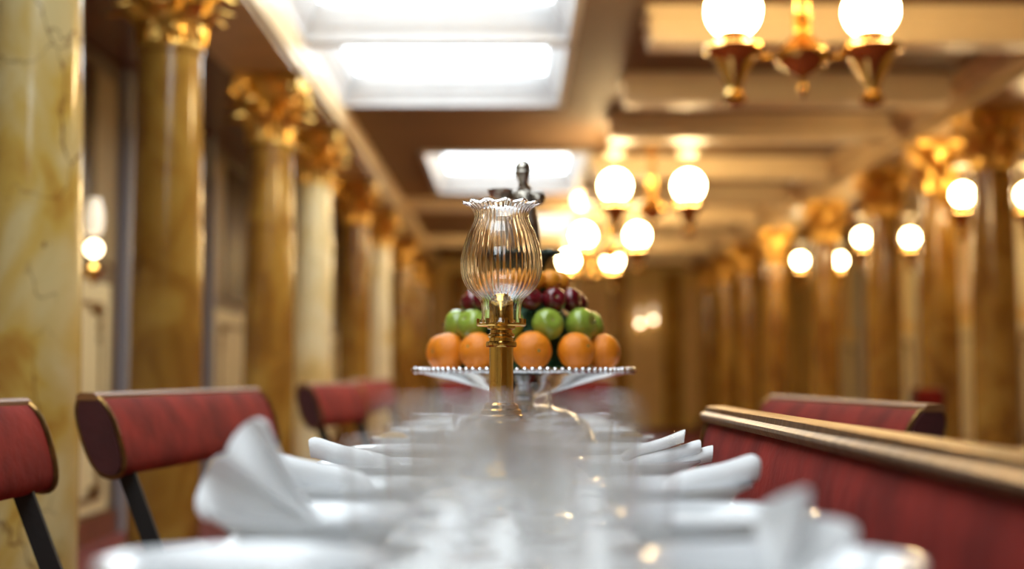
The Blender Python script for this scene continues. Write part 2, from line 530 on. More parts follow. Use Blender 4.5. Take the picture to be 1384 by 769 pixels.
# far wall: pilasters and panels
pb = link('pilaster', newbox(-.16, .16, -.06, 0, 0, 2.76), 'marble_amber', wb, smooth=False, loc=(-1.9, Y1, 0))
for x in (-.95, .0, .95, 1.9, 2.85, 3.8):
    share(pb, 'pilaster', wb, (x, Y1, 0))
pp = link('panel', newbox(-.27, .27, -.025, 0, .25, 2.5, bev=.006), 'peach_panel', wb, smooth=False, loc=(-1.42, Y1, 0))
for x in (-.47, .48, 1.42, 2.37, 3.32):
    share(pp, 'panel', wb, (x, Y1, 0))
tag(link('baseboard_left', newbox(XL, XL + .03, Y0, Y1, 0, .14), 'mahogany', smooth=False), kind='structure')
tag(link('baseboard_right', newbox(XR - .03, XR, Y0, Y1, 0, .14), 'mahogany', smooth=False), kind='structure')

# ------------------------------------------------------------------ columns
CAPZ = 2.335
def leaf_bm(h, w, curl):
    G = []
    for i in range(8):
        t = i / 7
        z = h * (t if t < .8 else .8 + (t - .8) * .2)
        out = 0.012 + 0.02 * t + curl * max(0, t - .45) ** 1.6 * 2.2
        if t > .85: z -= (t - .85) * h * .7
        ww = w * (0.75 + .45 * math.sin(PI * min(1, t * 1.1))) * (1 - .6 * max(0, t - .7) / .3)
        row = []
        for j in range(7):
            u = j / 6 * 2 - 1
            lobe = 1 + .16 * math.cos(i * PI) * abs(u)
            row.append((out - .020 * u * u + .006 * math.cos(3 * PI * u), u * ww / 2 * lobe, z))
        G.append(row)
    return sheet(G, .008)
_prot = {}
def make_column(x, y, mat, label, detailed, group):
    t = tag(empty('marble_column', (x, y, 0)), label, 'column', group)
    key = 'shaft_' + mat
    if key not in _prot:
        prof = [(.150, .26)] + [(.152 - .020 * max(0, (z - .9) / 1.4) ** 1.6, z) for z in [.3 + .2 * i for i in range(10)]] + [(.133, CAPZ - .02), (.142, CAPZ - .012), (.142, CAPZ + .006), (.13, CAPZ + .01)]
        _prot[key] = link('shaft', lathe(prof, 48), mat, t)
    else:
        share(_prot[key], 'shaft', t)
    if 'base' not in _prot:
        prof = [(.0, .0), (.235, .0), (.235, .08), (.215, .085), (.22, .10), (.225, .125), (.212, .15), (.185, .165), (.18, .18), (.19, .195), (.192, .215), (.18, .232), (.158, .24), (.152, .262)]
        _prot['base'] = link('column_base', lathe(prof, 40), 'mahogany', t)
        bm = lathe([(.135, 0), (.142, .015), (.135, .03), (.135, .2), (.15, .29), (.19, .355), (.2, .37), (.0, .37)], 32)
        _prot['cap'] = link('capital', bm, 'gilt', t, loc=(0, 0, CAPZ))
        # abacus: square with hollow sides
        pts = []
        for k in range(4):
            a0 = PI / 4 + k * PI / 2
            p0 = Vector((math.cos(a0), math.sin(a0), 0)) * .285
            p1 = Vector((math.cos(a0 + PI / 2), math.sin(a0 + PI / 2), 0)) * .285
            nrm = Vector((math.cos(a0 + PI / 4), math.sin(a0 + PI / 4), 0))
            for i in range(6):
                u = i / 6
                pts.append(p0.lerp(p1, u) - nrm * .035 * math.sin(PI * u))
        bm = bmesh.new()
        lo = [bm.verts.new((p.x * .95, p.y * .95, 0)) for p in pts]
        mi = [bm.verts.new((p.x, p.y, .02)) for p in pts]
        hi = [bm.verts.new((p.x, p.y, .055)) for p in pts]
        n = len(pts)
        for A, B in ((lo, mi), (mi, hi)):
            for i in range(n):
                bm.faces.new((A[i], A[(i + 1) % n], B[(i + 1) % n], B[i]))
        bm.faces.new(lo[::-1]); bm.faces.new(hi)
        _prot['abacus'] = link('abacus', bm, 'gilt', _prot['cap'], smooth=False, loc=(0, 0, .372))
        _prot['leaf_lo'] = link('acanthus_leaf', leaf_bm(.19, .105, .13), 'gilt', _prot['cap'], loc=(.128, 0, .02))
        _prot['leaf_hi'] = link('acanthus_leaf', leaf_bm(.29, .10, .15), 'gilt', _prot['cap'], loc=(.122 * math.cos(PI / 8), .122 * math.sin(PI / 8), .03), rot=(0, 0, PI / 8))
        bm = bmesh.new()
        pts = [(.13, 0, .20), (.16, 0, .27), (.20, 0, .33)]
        for k in range(15):
            a = 2.2 - k * .62
            r = .062 * (1 - k / 17)
            pts.append((.235 + r * math.cos(a), 0, .315 + r * math.sin(a)))
        tube(bm, pts, [.018] * 5 + [.018 - .0006 * k for k in range(13)], 7)
        _prot['volute'] = link('volute', bm, 'gilt', _prot['cap'], rot=(0, 0, PI / 4))
        cap = _prot['cap']
        first = True
    else:
        share(_prot['base'], 'column_base', t)
        cap = share(_prot['cap'], 'capital', t, (0, 0, CAPZ))
        share(_prot['abacus'], 'abacus', cap, (0, 0, .372))
        first = False
    for k in range(8):
        a = k * PI / 4
        if not (first and k == 0):
            share(_prot['leaf_lo'], 'acanthus_leaf', cap, (.128 * math.cos(a), .128 * math.sin(a), .02), (0, 0, a))
            if detailed:
                b = a + PI / 8
                share(_prot['leaf_hi'], 'acanthus_leaf', cap, (.122 * math.cos(b), .122 * math.sin(b), .03), (0, 0, b))
    for k in range(4):
        if not (first and k == 0):
            share(_prot['volute'], 'volute', cap, rot=(0, 0, PI / 4 + k * PI / 2))
    return t

LC = [(4.29, 'marble_pale', 'pale veined yellow marble column, largest, at the left picture edge'),
      (5.98, 'marble_amber', 'glossy amber marble column behind the nearest whole left bench back'),
      (8.5, 'marble_amber', 'amber marble column with bright gilt capital, third along the left row'),
      (10.35, 'marble_daylit', 'cream marble column lightened as by daylight, fourth along the left row'),
      (13.1, 'marble_amber', 'brown amber marble column, fifth along the left row'),
      (15.4, 'marble_daylit', 'slim pale column, sixth along the left row'),
      (18.6, 'marble_amber', 'distant amber column, seventh along the left row'),
      (21.4, 'marble_amber', 'distant amber column, eighth along the left row'),
      (24.0, 'marble_amber', 'farthest amber column at the end of the left row')]
for i, (y, m, l) in enumerate(LC):
    make_column(CL, y, m, l, y < 16, 'columns of the left row')
RC = [(9.6, 'nearest amber column at the right picture edge'), (10.85, 'second amber column from the right picture edge'),
      (12.45, 'third amber column from the right picture edge'), (14.8, 'fourth amber column from the right picture edge'),
      (17.6, 'fifth amber column from the right picture edge'), (19.6, 'sixth amber column from the right picture edge'),
      (21.5, 'seventh amber column from the right picture edge'), (23.6, 'farthest amber column at the end of the right row')]
for y, l in RC:
    make_column(CR, y, 'marble_amber', l, y < 15, 'columns of the right row')

# ------------------------------------------------------------------ chandeliers (twin oil lamps with globes)
def globe_bm(r, open_=0.35):
    prof = []
    a0 = -PI / 2 + open_
    a1 = PI / 2 - open_
    for i in range(15):
        a = a0 + (a1 - a0) * i / 14
        prof.append((r * math.cos(a), r * math.sin(a)))
    return lathe(prof, 24)
def chandelier(loc, label, rot=0.0, top=CEIL, group='twin globe chandeliers', gmat='globe', size=1.324):
    """loc: middle between the two globes"""
    t = tag(empty('chandelier', loc, rot), label, 'chandelier', group)
    t.scale = [size] * 3
    H = (top - loc[2]) / size
    for s in (-1, 1):
        b = bmesh.new(); tube(b, [(s * .013, 0, -.09), (s * .013, 0, H - .02)], .010, 10)
        for z in (-.055, -.035, -.015):
            lathe([(.0, -.012), (.014, -.010), (.019, 0), (.014, .010), (.0, .012)], 10, b, s * .014, 0, z)
        link('stem', b, 'brass', t)
    link('ceiling_rose', lathe([(.0, H - .05), (.03, H - .05), (.05, H - .03), (.085, H - .012), (.09, H), (.0, H)], 24), 'brass', t)
    link('centre_bowl', lathe([(.0, -.075), (.03, -.075), (.045, -.10), (.085, -.135), (.10, -.15), (.097, -.165), (.075, -.19), (.04, -.215), (.012, -.23), (.0, -.23)], 28), 'brass', t)
    link('finial', lathe([(.0, -.228), (.01, -.23), (.008, -.25), (.018, -.265), (.020, -.275), (.010, -.29), (.006, -.30), (.0, -.305)], 14), 'brass', t)
    for s in (-1, 1):
        x = s * .236
        b = bmesh.new()
        tube(b, [(s * .07, 0, -.145), (s * .10, 0, -.158), (s * .135, 0, -.162), (s * .165, 0, -.15), (s * .185, 0, -.125), (s * .19, 0, -.10)], .009, 8)
        for k, (px, pz) in enumerate(((.10, -.157), (.165, -.15), (.187, -.118))):
            lathe([(.0, -.012), (.014, -.006), (.014, .006), (.0, .012)], 8, b, s * px, 0, pz)
        link('arm', b, 'brass', t)
        f = link('oil_font', lathe([(.0, -.335), (.018, -.33), (.038, -.318), (.040, -.30), (.030, -.285), (.026, -.27), (.032, -.25), (.045, -.22), (.062, -.185), (.078, -.155), (.10, -.142), (.108, -.135), (.106, -.126), (.085, -.115), (.06, -.105), (.045, -.095), (.0, -.095)], 28, ox=x), 'brass', t)
        link('gallery', lathe([(.034, -.097), (.05, -.09), (.054, -.075), (.048, -.072), (.040, -.085), (.034, -.097)], 20, ox=x), 'brass', f)
        link('globe', globe_bm(.092 if gmat == 'globe' else .075), gmat, t, loc=(x, 0, 0))
        link('chimney', lathe([(.024, .08), (.022, .13), (.020, .14), (.0215, .14), (.0235, .13), (.0255, .08)], 16, ox=x), 'hazed_glass', t)
        sb = link('smoke_bell', lathe([(.065, .205), (.055, .222), (.03, .236), (.012, .245), (.0, .247), (.0, .243), (.03, .232), (.053, .218), (.063, .203)], 20, ox=x), 'opal', t)
        b = bmesh.new(); tube(b, [(x, 0, .244), (x, 0, .262), (s * .03, 0, .275), (s * .015, 0, .278)], .004, 6)
        link('bell_bracket', b, 'brass', t)
    return t

p1 = at(1084, 15, 6.3)
ch0 = chandelier(p1, 'large twin globe brass chandelier at upper right of picture')
p2 = at(881, 251, 11.9); p3 = at(825, 318, 16.25); p4 = at(798, 352, 19.85)
for p, l in ((p2, 'second twin globe chandelier along the ceiling, above right of glass shade'),
             (p3, 'third twin globe chandelier along the ceiling'),
             (p4, 'farthest small twin globe chandelier above the fruit')):
    chandelier(p, l)
for p, l, d in ((at(1108, 352, 16.9), 'farthest twin globe lamp in the right aisle', 0), (at(1198, 321, 13.8), 'middle twin globe lamp in the right aisle', 0),
             (at(1345, 263, 10.1), 'nearest twin globe lamp in the right aisle', 0)):
    chandelier(p, l, top=2.84, group='aisle globe lamps', gmat='globe_aisle', size=1.0)
# flush ceiling globe
p = at(785, 262, 15.6); p.z = CEIL - .115
t = tag(empty('ceiling_lamp', p), 'small round globe lamp fixed close under the ceiling', 'lamp')
link('globe', globe_bm(.085), 'globe_dim', t)
link('ceiling_rose', lathe([(.0, .115), (.08, .115), (.075, .095), (.05, .085), (.036, .075), (.0, .075)], 24), 'brass', t)

# wall sconces
def sconce(loc, s, label, mat='globe', axis='x'):
    """loc: globe centre; s: wall lies in direction -s"""
    t = tag(empty('wall_sconce', loc, 0 if axis == 'x' and s > 0 else (PI if axis == 'x' else -PI / 2)), label, 'wall lamp', 'wall sconces')
    link('back_plate', lathe([(.0, -.24), (.05, -.24), (.055, -.225), (.03, -.215), (.0, -.215)], 20), 'brass', t).rotation_euler = (0, PI / 2, 0)
    t.children[-1].location = (.0, 0, -.12)
    b = bmesh.new(); tube(b, [(-.235, 0, -.12), (-.15, 0, -.15), (-.06, 0, -.15), (-.01, 0, -.12), (0, 0, -.09)], .009, 8)
    link('arm', b, 'brass', t)
    link('oil_font', lathe([(.0, -.19), (.012, -.185), (.016, -.165), (.03, -.14), (.05, -.115), (.052, -.105), (.03, -.085), (.0, -.08)], 18), 'brass', t)
    link('globe', globe_bm(.042), mat, t)
    link('chimney', lathe([(.034, .075), (.045, .11), (.048, .15), (.044, .20), (.034, .235), (.030, .26), (.0, .262)], 18), 'opal_lit', t)
    return t
pt = at(125, 336, 7.22)
pt.x = XL + .245
sconce((XL + .245, pt.y, pt.z), 1, 'globe wall lamp glowing between the two nearest left columns', 'globe_dim')
p = at(443, 397, 16.4)
sconce((XL + .245, 16.4, p.z), 1, 'distant globe wall lamp glimpsed beside the fourth left column', 'globe_dim')
sconce((XR - .245, 16.0, 1.9), -1, 'added globe wall lamp brightening the right aisle wall', 'globe_dim')  # extra lamp, put in to brighten the far end
p = at(865, 437, Y1 - .245); q = at(883, 432, Y1 - .245)
sconce((p.x, Y1 - .245, p.z), 1, 'left globe of the lamp pair on the far end wall', 'globe_dim', axis='y')
sconce((q.x, Y1 - .245, q.z), 1, 'right globe of the lamp pair on the far end wall', 'globe_dim', axis='y')

# ------------------------------------------------------------------ benches with tilting backs
def bench(name_label, pn, pf, ztop, lean, group, seat_side=1, rail='rail_wood', H=0.185, T=0.085, rail_h=.012):
    """pn / pf: near and far end (x, y) of the top of the back; lean: outward shift of the top (metres, local +x is away from the table)"""
    a = Vector((pn[0], pn[1], 0)); b = Vector((pf[0], pf[1], 0))
    L = (b - a).length
    d = (b - a).normalized()
    rz = math.atan2(d.y, d.x) - PI / 2
    t = tag(empty('bench', (a.x, a.y, 0), rz), name_label, 'bench', group)
    # in the bench's own space the back runs along +Y from 0 to L, seat towards -x*seat_side
    o = -seat_side         # direction of the seat
    k = lean / H           # sideways shift per metre of height
    def sec(u, grow=0.0):
        """outline of the back's end: a lens, u runs round it"""
        c = math.cos(u); s_ = math.sin(u)
        z = (H / 2 + grow) * (abs(s_) ** .75) * (1 if s_ > 0 else -1)
        x = (T / 2 + grow) * (abs(c) ** .8) * (1 if c > 0 else -1)
        return x, z
    def pt(x, y, z):
        return (x + (z - 0) * -o * k, y, ztop - H / 2 + z)
    bm = bmesh.new()
    ns = 28
    rings = []
    for y, g in ((0.012, 0), (L * .25, .002), (L * .5, .003), (L * .75, .002), (L - .012, 0)):
        rings.append([bm.verts.new(pt(sec(2 * PI * i / ns, g)[0], y, sec(2 * PI * i / ns, g)[1])) for i in range(ns)])
    for A, B in zip(rings[:-1], rings[1:]):
        for i in range(ns):
            bm.faces.new((A[i], A[(i + 1) % ns], B[(i + 1) % ns], B[i]))
    bm.faces.new(rings[0][::-1]); bm.faces.new(rings[-1])
    back = link('backrest', bm, 'velvet', t)
    for y0, y1 in ((-.004, .012), (L - .012, L + .004)):
        bm = bmesh.new()
        A = [bm.verts.new(pt(sec(2 * PI * i / ns, -.004)[0], y0, sec(2 * PI * i / ns, -.004)[1])) for i in range(ns)]
        B = [bm.verts.new(pt(sec(2 * PI * i / ns, -.002)[0], y1, sec(2 * PI * i / ns, -.002)[1])) for i in range(ns)]
        for i in range(ns):
            bm.faces.new((A[i], A[(i + 1) % ns], B[(i + 1) % ns], B[i]))
        bm.faces.new(A[::-1]); bm.faces.new(B)
        link('end_panel', bm, 'velvet_dark', back)
        bm = bmesh.new()
        pts = [pt(sec(2 * PI * i / ns, .001)[0], (y0 + y1) / 2 + .004, sec(2 * PI * i / ns, .001)[1]) for i in range(ns + 1)]
        tube(bm, pts, .0065, 6, cap=False)
        link('edge_trim', bm, 'brass_worn', back)
    # top rail
    bm = bmesh.new()
    if rail_h > .02:
        prof = [(-.034, -.006), (.034, -.006), (.040, .004), (.040, .010), (.030, .016), (.028, .026), (.016, rail_h), (-.016, rail_h), (-.028, .026), (-.030, .016), (-.040, .010), (-.040, .004)]
    else:
        prof = [(-.024, -.006), (.024, -.006), (.024, .006), (.016, rail_h), (-.016, rail_h), (-.024, .006)]
    n = len(prof)
    A = [bm.verts.new((x - o * k * H / 2, -.006, ztop - .004 + z)) for x, z in prof]
    B = [bm.verts.new((x - o * k * H / 2, L + .006, ztop - .004 + z)) for x, z in prof]
    for i in range(n):
        bm.faces.new((A[i], A[(i + 1) % n], B[(i + 1) % n], B[i]))
    bm.faces.new(A[::-1]); bm.faces.new(B)
    link('top_rail', bm, rail, back, smooth=False)
    # flat iron arms from the pad down to the seat frame
    for y in (.10, L - .10):
        bm = bmesh.new()
        x0 = -o * k * (-H / 2 + .02)
        x1 = o * .15
        za, zb = ztop - H + .02, .41
        w = .022
        vs = []
        for (x, z) in ((x0, za), (x1, zb)):
            for dx, dy in ((-w, -.006), (w, -.006), (w, .006), (-w, .006)):
                vs.append(bm.verts.new((x + dx, y + dy, z)))
        for f in ((0, 1, 2, 3), (7, 6, 5, 4), (0, 4, 5, 1), (1, 5, 6, 2), (2, 6, 7, 3), (3, 7, 4, 0)):
            bm.faces.new([vs[i] for i in f])
        link('back_arm', bm, 'iron', t, smooth=False)
    # seat and frame
    x0, x1 = sorted((o * .06, o * .42))
    link('seat', newbox(x0, x1, .01, L - .01, .40, .47, bev=.02), 'velvet', t)
    link('seat_frame', newbox(x0 + .02, x1 - .02, .03, L - .03, .355, .398), 'mahogany', t, smooth=False)
    for y in (.10, L - .10):
        for x in (x0 + .05, x1 - .05):
            bm = bmesh.new()
            tube(bm, [(x, y, .0), (x, y, .02), (x, y, .05), (x, y, .2), (x, y, .34), (x, y, .357)], [.035, .03, .014, .016, .014, .022], 10)
            link('leg', bm, 'iron', t)
    return t

bench('red velvet bench back cut by the left picture edge', (-1.08, 1.70), (-1.005, 2.95), .893, .055, 'benches along the left side', seat_side=-1)
bench('long red velvet bench back between the two nearest left columns', (-.95, 3.25), (-.82, 4.62), .900, .06, 'benches along the left side', seat_side=-1)
bench('short pinkish red bench back beyond the rolled napkin', (-.865, 6.0), (-.76, 6.95), .905, .05, 'benches along the left side', seat_side=-1)
bench('farther red bench back, third whole one on the left side', (-.84, 7.35), (-.80, 9.2), .915, .05, 'benches along the left side', seat_side=-1)
bench('long red velvet bench back with thick brass rail at right of table', (.455, .55), (.455, 3.18), .855, -.02, 'benches along the right side', seat_side=-1, rail='brass_worn', H=.30, T=.075, rail_h=.028)
bench('red bench back with rounded end behind the brass railed bench', (.94, 3.24), (.86, 4.75), .874, .06, 'benches along the right side', seat_side=1)
bench('dark red bench back across the far end of the table', (.43, 5.95), (-.31, 5.95), .925, .03, 'bench at the table head', seat_side=1, H=.2)
bench('small distant red bench back between the right columns', (2.55, 9.0), (2.75, 9.0), .86, .03, 'far benches', seat_side=1)

# ------------------------------------------------------------------ the table
TZ = .775
TW = .312
tb = tag(empty('dining_table', (0, 2.9, 0)), 'long dining table covered by a white cloth', 'table')
link('tabletop', newbox(-TW + .01, TW - .01, -2.6, 2.35, TZ - .04, TZ - .004), 'mahogany', tb, smooth=False)
for x in (-.22, .22):
    for y in (-2.3, 0, 2.1):
        link('leg', lathe([(.0, 0), (.03, 0), (.035, .05), (.025, .1), (.035, .4), (.05, .55), (.04, .6), (.05, TZ - .04), (.0, TZ - .04)], 16, ox=x, oy=y), 'mahogany', tb)
# cloth: top sheet with hanging, gently waving sides
bm = bmesh.new()
ycl = [.28 + .1 * i for i in range(51)]
def cl_row(y):
    row = []
    for (x, z) in ((-TW - .006, -.24), (-TW - .005, -.16), (-TW - .004, -.08), (-TW - .002, -.015), (-TW + .006, -.001), (-.2, 0), (0, 0), (.2, 0), (TW - .006, -.001), (TW + .002, -.015), (TW + .004, -.08), (TW + .005, -.16), (TW + .006, -.24)):
        dx = math.copysign(.012 * (-z / .24) * (1 + math.sin(y * 21)), x)
        row.append((x + dx, y, TZ - .0015 + z))
    return row
tag(link('tablecloth', sheet([cl_row(y) for y in ycl], .003), 'cloth'), 'white linen cloth spread over the long dining table', 'tablecloth')

# plates
def plate_prof(r):
    return [(.0, .004), (r * .55, .004), (r * .60, .0), (r * .64, .0), (r * .68, .010), (r * .80, .023), (r * .97, .032), (r, .035), (r * .992, .0385), (r * .95, .037), (r * .78, .0285), (r * .68, .017), (r * .60, .0095), (.0, .008)]
plate0 = None
PL = [('left', -1, [1.05, 1.42, 1.80, 2.22, 2.66, 3.52, 3.98, 4.45]), ('right', 1, [1.06, 1.42, 1.80, 2.29, 2.72, 3.52, 3.98, 4.45])]

def spiral_roll(L, r0, turns, lift, bm=None, ang=0.0, taper=.85, off=(0, 0, 0), flat=.8, rend=.42):
    """napkin rolled into a tube, its axis from the origin outwards along +X and rising by lift"""
    ns = int(turns * 18)
    G = []
    for s in (0, .03, .1, .22, .36, .5, .64, .78, .88, .94, .975, 1.0):
        row = []
        sc_ = (1 - (1 - taper) * (1 - s) + .05 * math.sin(s * 7)) * math.sqrt(max(.2, 1 - rend * max(0, (s - .86) / .14) ** 3 - .5 * max(0, (.1 - s) / .1) ** 2))
        for j in range(ns + 1):
            u = j / ns
            a = u * turns * 2 * PI + .3 * s
            r = r0 * sc_ * (.35 + .65 * u)
            x = s * L + .003 * math.sin(a) * (s - .5)
            y = r * math.cos(a)
            z = r * flat * math.sin(a) + r0 * flat * sc_ + lift * s
            row.append((off[0] + x * math.cos(ang) - y * math.sin(ang), off[1] + x * math.sin(ang) + y * math.cos(ang), off[2] + z))
        G.append(row)
    return sheet(G, .0028, bm)

def fan(L, th0, th1, pleats, amp, lobes, seed=0):
    """fan-folded napkin standing on its gathered end at the origin; it opens in the XZ plane from th0 to th1"""
    G = []
    ni, nj = 18, pleats * 12 + 1
    for i in range(ni):
        s = i / (ni - 1)
        row = []
        for j in range(nj):
            t = j / (nj - 1)
            th = th0 + (th1 - th0) * t
            rl = max(h_ * math.exp(-((th - c) / w_) ** 2) for c, w_, h_ in lobes)
            rad = s * L * (.45 + .55 * rl)
            w = math.sin(2 * PI * pleats * t + seed)
            y = amp * (.25 + .75 * s) * w + .035 * (t - .5) * s
            bulge = .012 * math.sin(PI * s) * math.cos(2 * PI * pleats * t + seed)
            row.append((rad * math.cos(th) + bulge * math.sin(th), y, .012 + rad * math.sin(th) + bulge * math.cos(th) * .6))
        G.append(row)
    return sheet(G, .004)

for side, s, ds in PL:
    for i, d in enumerate(ds):
        x = s * .198
        lab = 'white china plate on the %s table side, %s from the viewer' % (side, ORD[i])
        if plate0 is None:
            plate0 = link('dinner_plate', lathe(plate_prof(.108), 56), 'china', loc=(x, d, TZ + .0006))
            pl = plate0
        else:
            pl = share(plate0, 'dinner_plate', loc=(x, d, TZ + .0006))
        tag(pl, lab, 'plate', 'plates on the long table')
        # napkin
        zc = TZ + .0098
        rz = 0 if s > 0 else PI
        nl = 'on the %s plate of the %s side' % (ORD[i], side)
        if side == 'left' and i == 1:
            o = link('napkin', fan(.142, .06, 1.12, 2, .020, [(.34, .55, 1.0), (.88, .46, .90)], seed=1), 'linen', loc=(x + .012, d - .01, zc), rot=(0, 0, PI - .12))
            lab = 'large white fan folded napkin rising above the left table edge'
        elif side == 'right' and i == 0:
            o = link('napkin', fan(.072, .45, 1.75, 2, .018, [(.75, .42, .8), (1.3, .42, 1.0)], seed=2), 'linen', loc=(x + .0, d - .01, zc), rot=(0, 0, .15))
            lab = 'white fan folded napkin, blurred, nearest on the right side'
        elif side == 'left' and i == 3:
            b = spiral_roll(.140, .0185, 2.3, .036, flat=.95)
            o = link('napkin', b, 'linen', loc=(x + .025, d - .02, zc), rot=(0, 0, PI + .10))
            lab = 'crisp white rolled napkin lying on a plate, left of lamp'
        elif side == 'right' and i == 3:
            b = spiral_roll(.120, .026, 1.8, .024, taper=.7, flat=.55, rend=.12)
            spiral_roll(.112, .021, 1.8, .026, b, .16, .7, (-.012, -.022, .010), .60, .12)
            spiral_roll(.100, .018, 1.8, .032, b, -.06, .7, (-.024, -.008, .024), .60, .12)
            o = link('napkin', b, 'linen', loc=(x + .005, d, zc + .001), rot=(0, 0, -.08))
            lab = 'crisp white napkin folded in layers, right of lamp by the brass railed bench'
        elif side == 'left' and i == 2:
            b = spiral_roll(.150, .026, 2.0, .034, flat=.85)
            o = link('napkin', b, 'linen', loc=(x + .02, d - .01, zc + .002), rot=(0, 0, PI - .05))
            lab = 'blurred white rolled napkin between the fan napkin and the crisp one'
        elif side == 'right' and i == 2:
            b = spiral_roll(.120, .026, 1.7, .028, flat=.75)
            o = link('napkin', b, 'linen', loc=(x - .005, d, zc + .002), rot=(0, 0, .06))
            lab = 'soft white rolled napkin with open end, second clear plate on the right'
        elif i >= 4 or side == 'left' and i == 0 or side == 'right' and i == 1:
            o = link('napkin', spiral_roll(.115, .022, 1.8, .006, flat=.6), 'linen', loc=(x - s * .045, d, zc + .001), rot=(0, 0, rz + .4 * math.sin(3 * i + s)))
            lab = 'low white napkin ' + nl
        else:
            b = spiral_roll(.12, .02 + .004 * rnd.random(), 2.0, .024 + .012 * rnd.random(), flat=.8)
            o = link('napkin', b, 'linen', loc=(x - s * .01, d + .02 * (rnd.random() - .5), zc + .002), rot=(0, 0, rz + .5 * (rnd.random() - .5)))
            lab = 'white rolled napkin ' + nl
        tag(o, lab, 'napkin', 'napkins on the long table')

# cutlery
def fork():
    t = empty('fork')
    G = [[(x, w * u, .004 + z) for u in (-1, -.3, .3, 1)] for x, w, z in ((0, .006, .002), (.03, .0065, .001), (.08, .004, .004), (.115, .003, .006), (.13, .010, .004), (.15, .012, .001))]
    link('handle', sheet(G, .002), 'silver', t)
    for k in range(4):
        y = -.0095 + k * .0063
        link('tine', sheet([[(x, y - .0016, .004 + z), (x, y + .0016, .004 + z)] for x, z in ((.149, .001), (.17, .003), (.19, .008))], .0016), 'silver', t)
    return t
def knife():
    t = empty('table_knife')
    bm = bmesh.new()
    tube(bm, [(0, 0, .008), (.004, 0, .008), (.04, 0, .008), (.088, 0, .008), (.09, 0, .008)], [.003, .0072, .0076, .006, .004], 10)
    link('handle', bm, 'ivory', t)
    link('blade', sheet([[(x, a, .008), (x, b, .008)] for x, a, b in ((.09, -.004, .005), (.10, -.008, .007), (.16, -.010, .008), (.19, -.009, .009), (.205, -.002, .010))], .0014), 'steel', t)
    return t
fk, kn = fork(), knife()
ff = True
for side, s, ds in PL:
    for i, d in enumerate(ds[:5]):
        if i == 4: continue
        f = fk if ff else copy_tree(fk)
        k = kn if ff else copy_tree(kn)
        ff = False
        rz = PI if s > 0 else 0
        x = s * .295
        f.location = (x, d + .135 if s > 0 else d - .130, TZ + .0005); f.rotation_euler = (0, 0, rz + .04)
        k.location = (x, d - .13 if s > 0 else d + .135, TZ + .0008); k.rotation_euler = (0, 0, rz - .05)
        tag(f, 'silver fork beside the %s plate on the %s side' % (ORD[i], side), 'fork', 'forks on the long table')
        tag(k, 'ivory handled knife beside the %s plate on the %s side' % (ORD[i], side), 'knife', 'knives on the long table')

# glasses
def dbl(outer, inner):
    return outer + inner[::-1]
wine_p = dbl([(.0, .0), (.032, .0), (.034, .002), (.020, .005), (.006, .010), (.0045, .03), (.0045, .055), (.008, .066), (.024, .078), (.034, .095), (.037, .115), (.036, .14), (.033, .158)],
             [(.0, .0705), (.020, .0805), (.0315, .0965), (.0348, .115), (.0338, .14), (.0312, .1575)])
tumb_p = dbl([(.0, .0), (.026, .0), (.028, .004), (.031, .06), (.035, .118)], [(.0, .012), (.024, .013), (.0285, .06), (.0328, .1175)])
flut_p = dbl([(.0, .0), (.028, .0), (.030, .002), (.012, .006), (.0045, .012), (.004, .05), (.007, .06), (.015, .072), (.021, .10), (.023, .14), (.0215, .172)],
             [(.0, .065), (.012, .074), (.0188, .10), (.0208, .14), (.0197, .1715)])
coup_p = dbl([(.0, .0), (.030, .0), (.032, .002), (.010, .007), (.0045, .014), (.0045, .07), (.010, .08), (.035, .092), (.046, .110), (.048, .128)],
             [(.0, .083), (.032, .0945), (.0435, .111), (.046, .1278)])
sher_p = dbl([(.0, .0), (.027, .0), (.029, .002), (.012, .006), (.0045, .012), (.0045, .035), (.009, .044), (.023, .056), (.028, .075), (.027, .10), (.0255, .116)],
             [(.0, .0485), (.020, .058), (.0258, .075), (.0248, .10), (.0235, .1155)])
G0 = {}
def glass_obj(kind, prof, x, y, label):
    if kind not in G0:
        o = link(kind, lathe(prof, 32), 'hazed_glass', loc=(x, y, TZ + .0006))
        G0[kind] = o
    else:
        o = share(G0[kind], kind, loc=(x, y, TZ + .0006))
    return tag(o, label, kind.replace('_', ' '), 'glassware down the middle of the table')
kinds = ['wine_glass', 'tumbler', 'wine_glass', 'coupe_glass', 'flute_glass', 'tumbler', 'wine_glass']
spots = []
yy, q = .80, 0
while yy < 2.2:
    near = yy < 1.15
    w = .022 * math.sin(q * 2.6)
    if q % 3 == 2:
        spots.append(('coupe_glass' if near else 'sherry_glass', w, yy))
    else:
        spots.append(('wine_glass' if near else 'sherry_glass', -.042 + w * .6, yy))
        spots.append((('wine_glass' if q % 2 else 'tumbler') if near else 'tumbler', .042 + w * .6, yy + .02))
    yy += .094
    q += 1
for yg in (1.235, 1.61, 2.02):
    for sx in (-1, 1):
        spots.append(('tumbler', sx * .112, yg + .01 * sx))
spots += [('tumbler', .062, 2.50), ('tumbler', -.075, 2.56), ('wine_glass', .04, 2.72), ('tumbler', -.03, 2.76), ('wine_glass', -.06, 3.42), ('tumbler', .06, 3.42), ('wine_glass', .0, 3.55), ('tumbler', -.03, 3.7)]
PR = {'wine_glass': wine_p, 'tumbler': tumb_p, 'flute_glass': flut_p, 'coupe_glass': coup_p, 'sherry_glass': sher_p}
cnt = {}
for kind, x, y in spots:
    c = cnt.get(kind, 0); cnt[kind] = c + 1
    place = 'nearest the viewer' if c == 0 else (NTH[c] + ' back from the viewer')
    glass_obj(kind, PR[kind], x, y, 'clear %s in the table middle, %s' % (kind.replace('_', ' '), place))

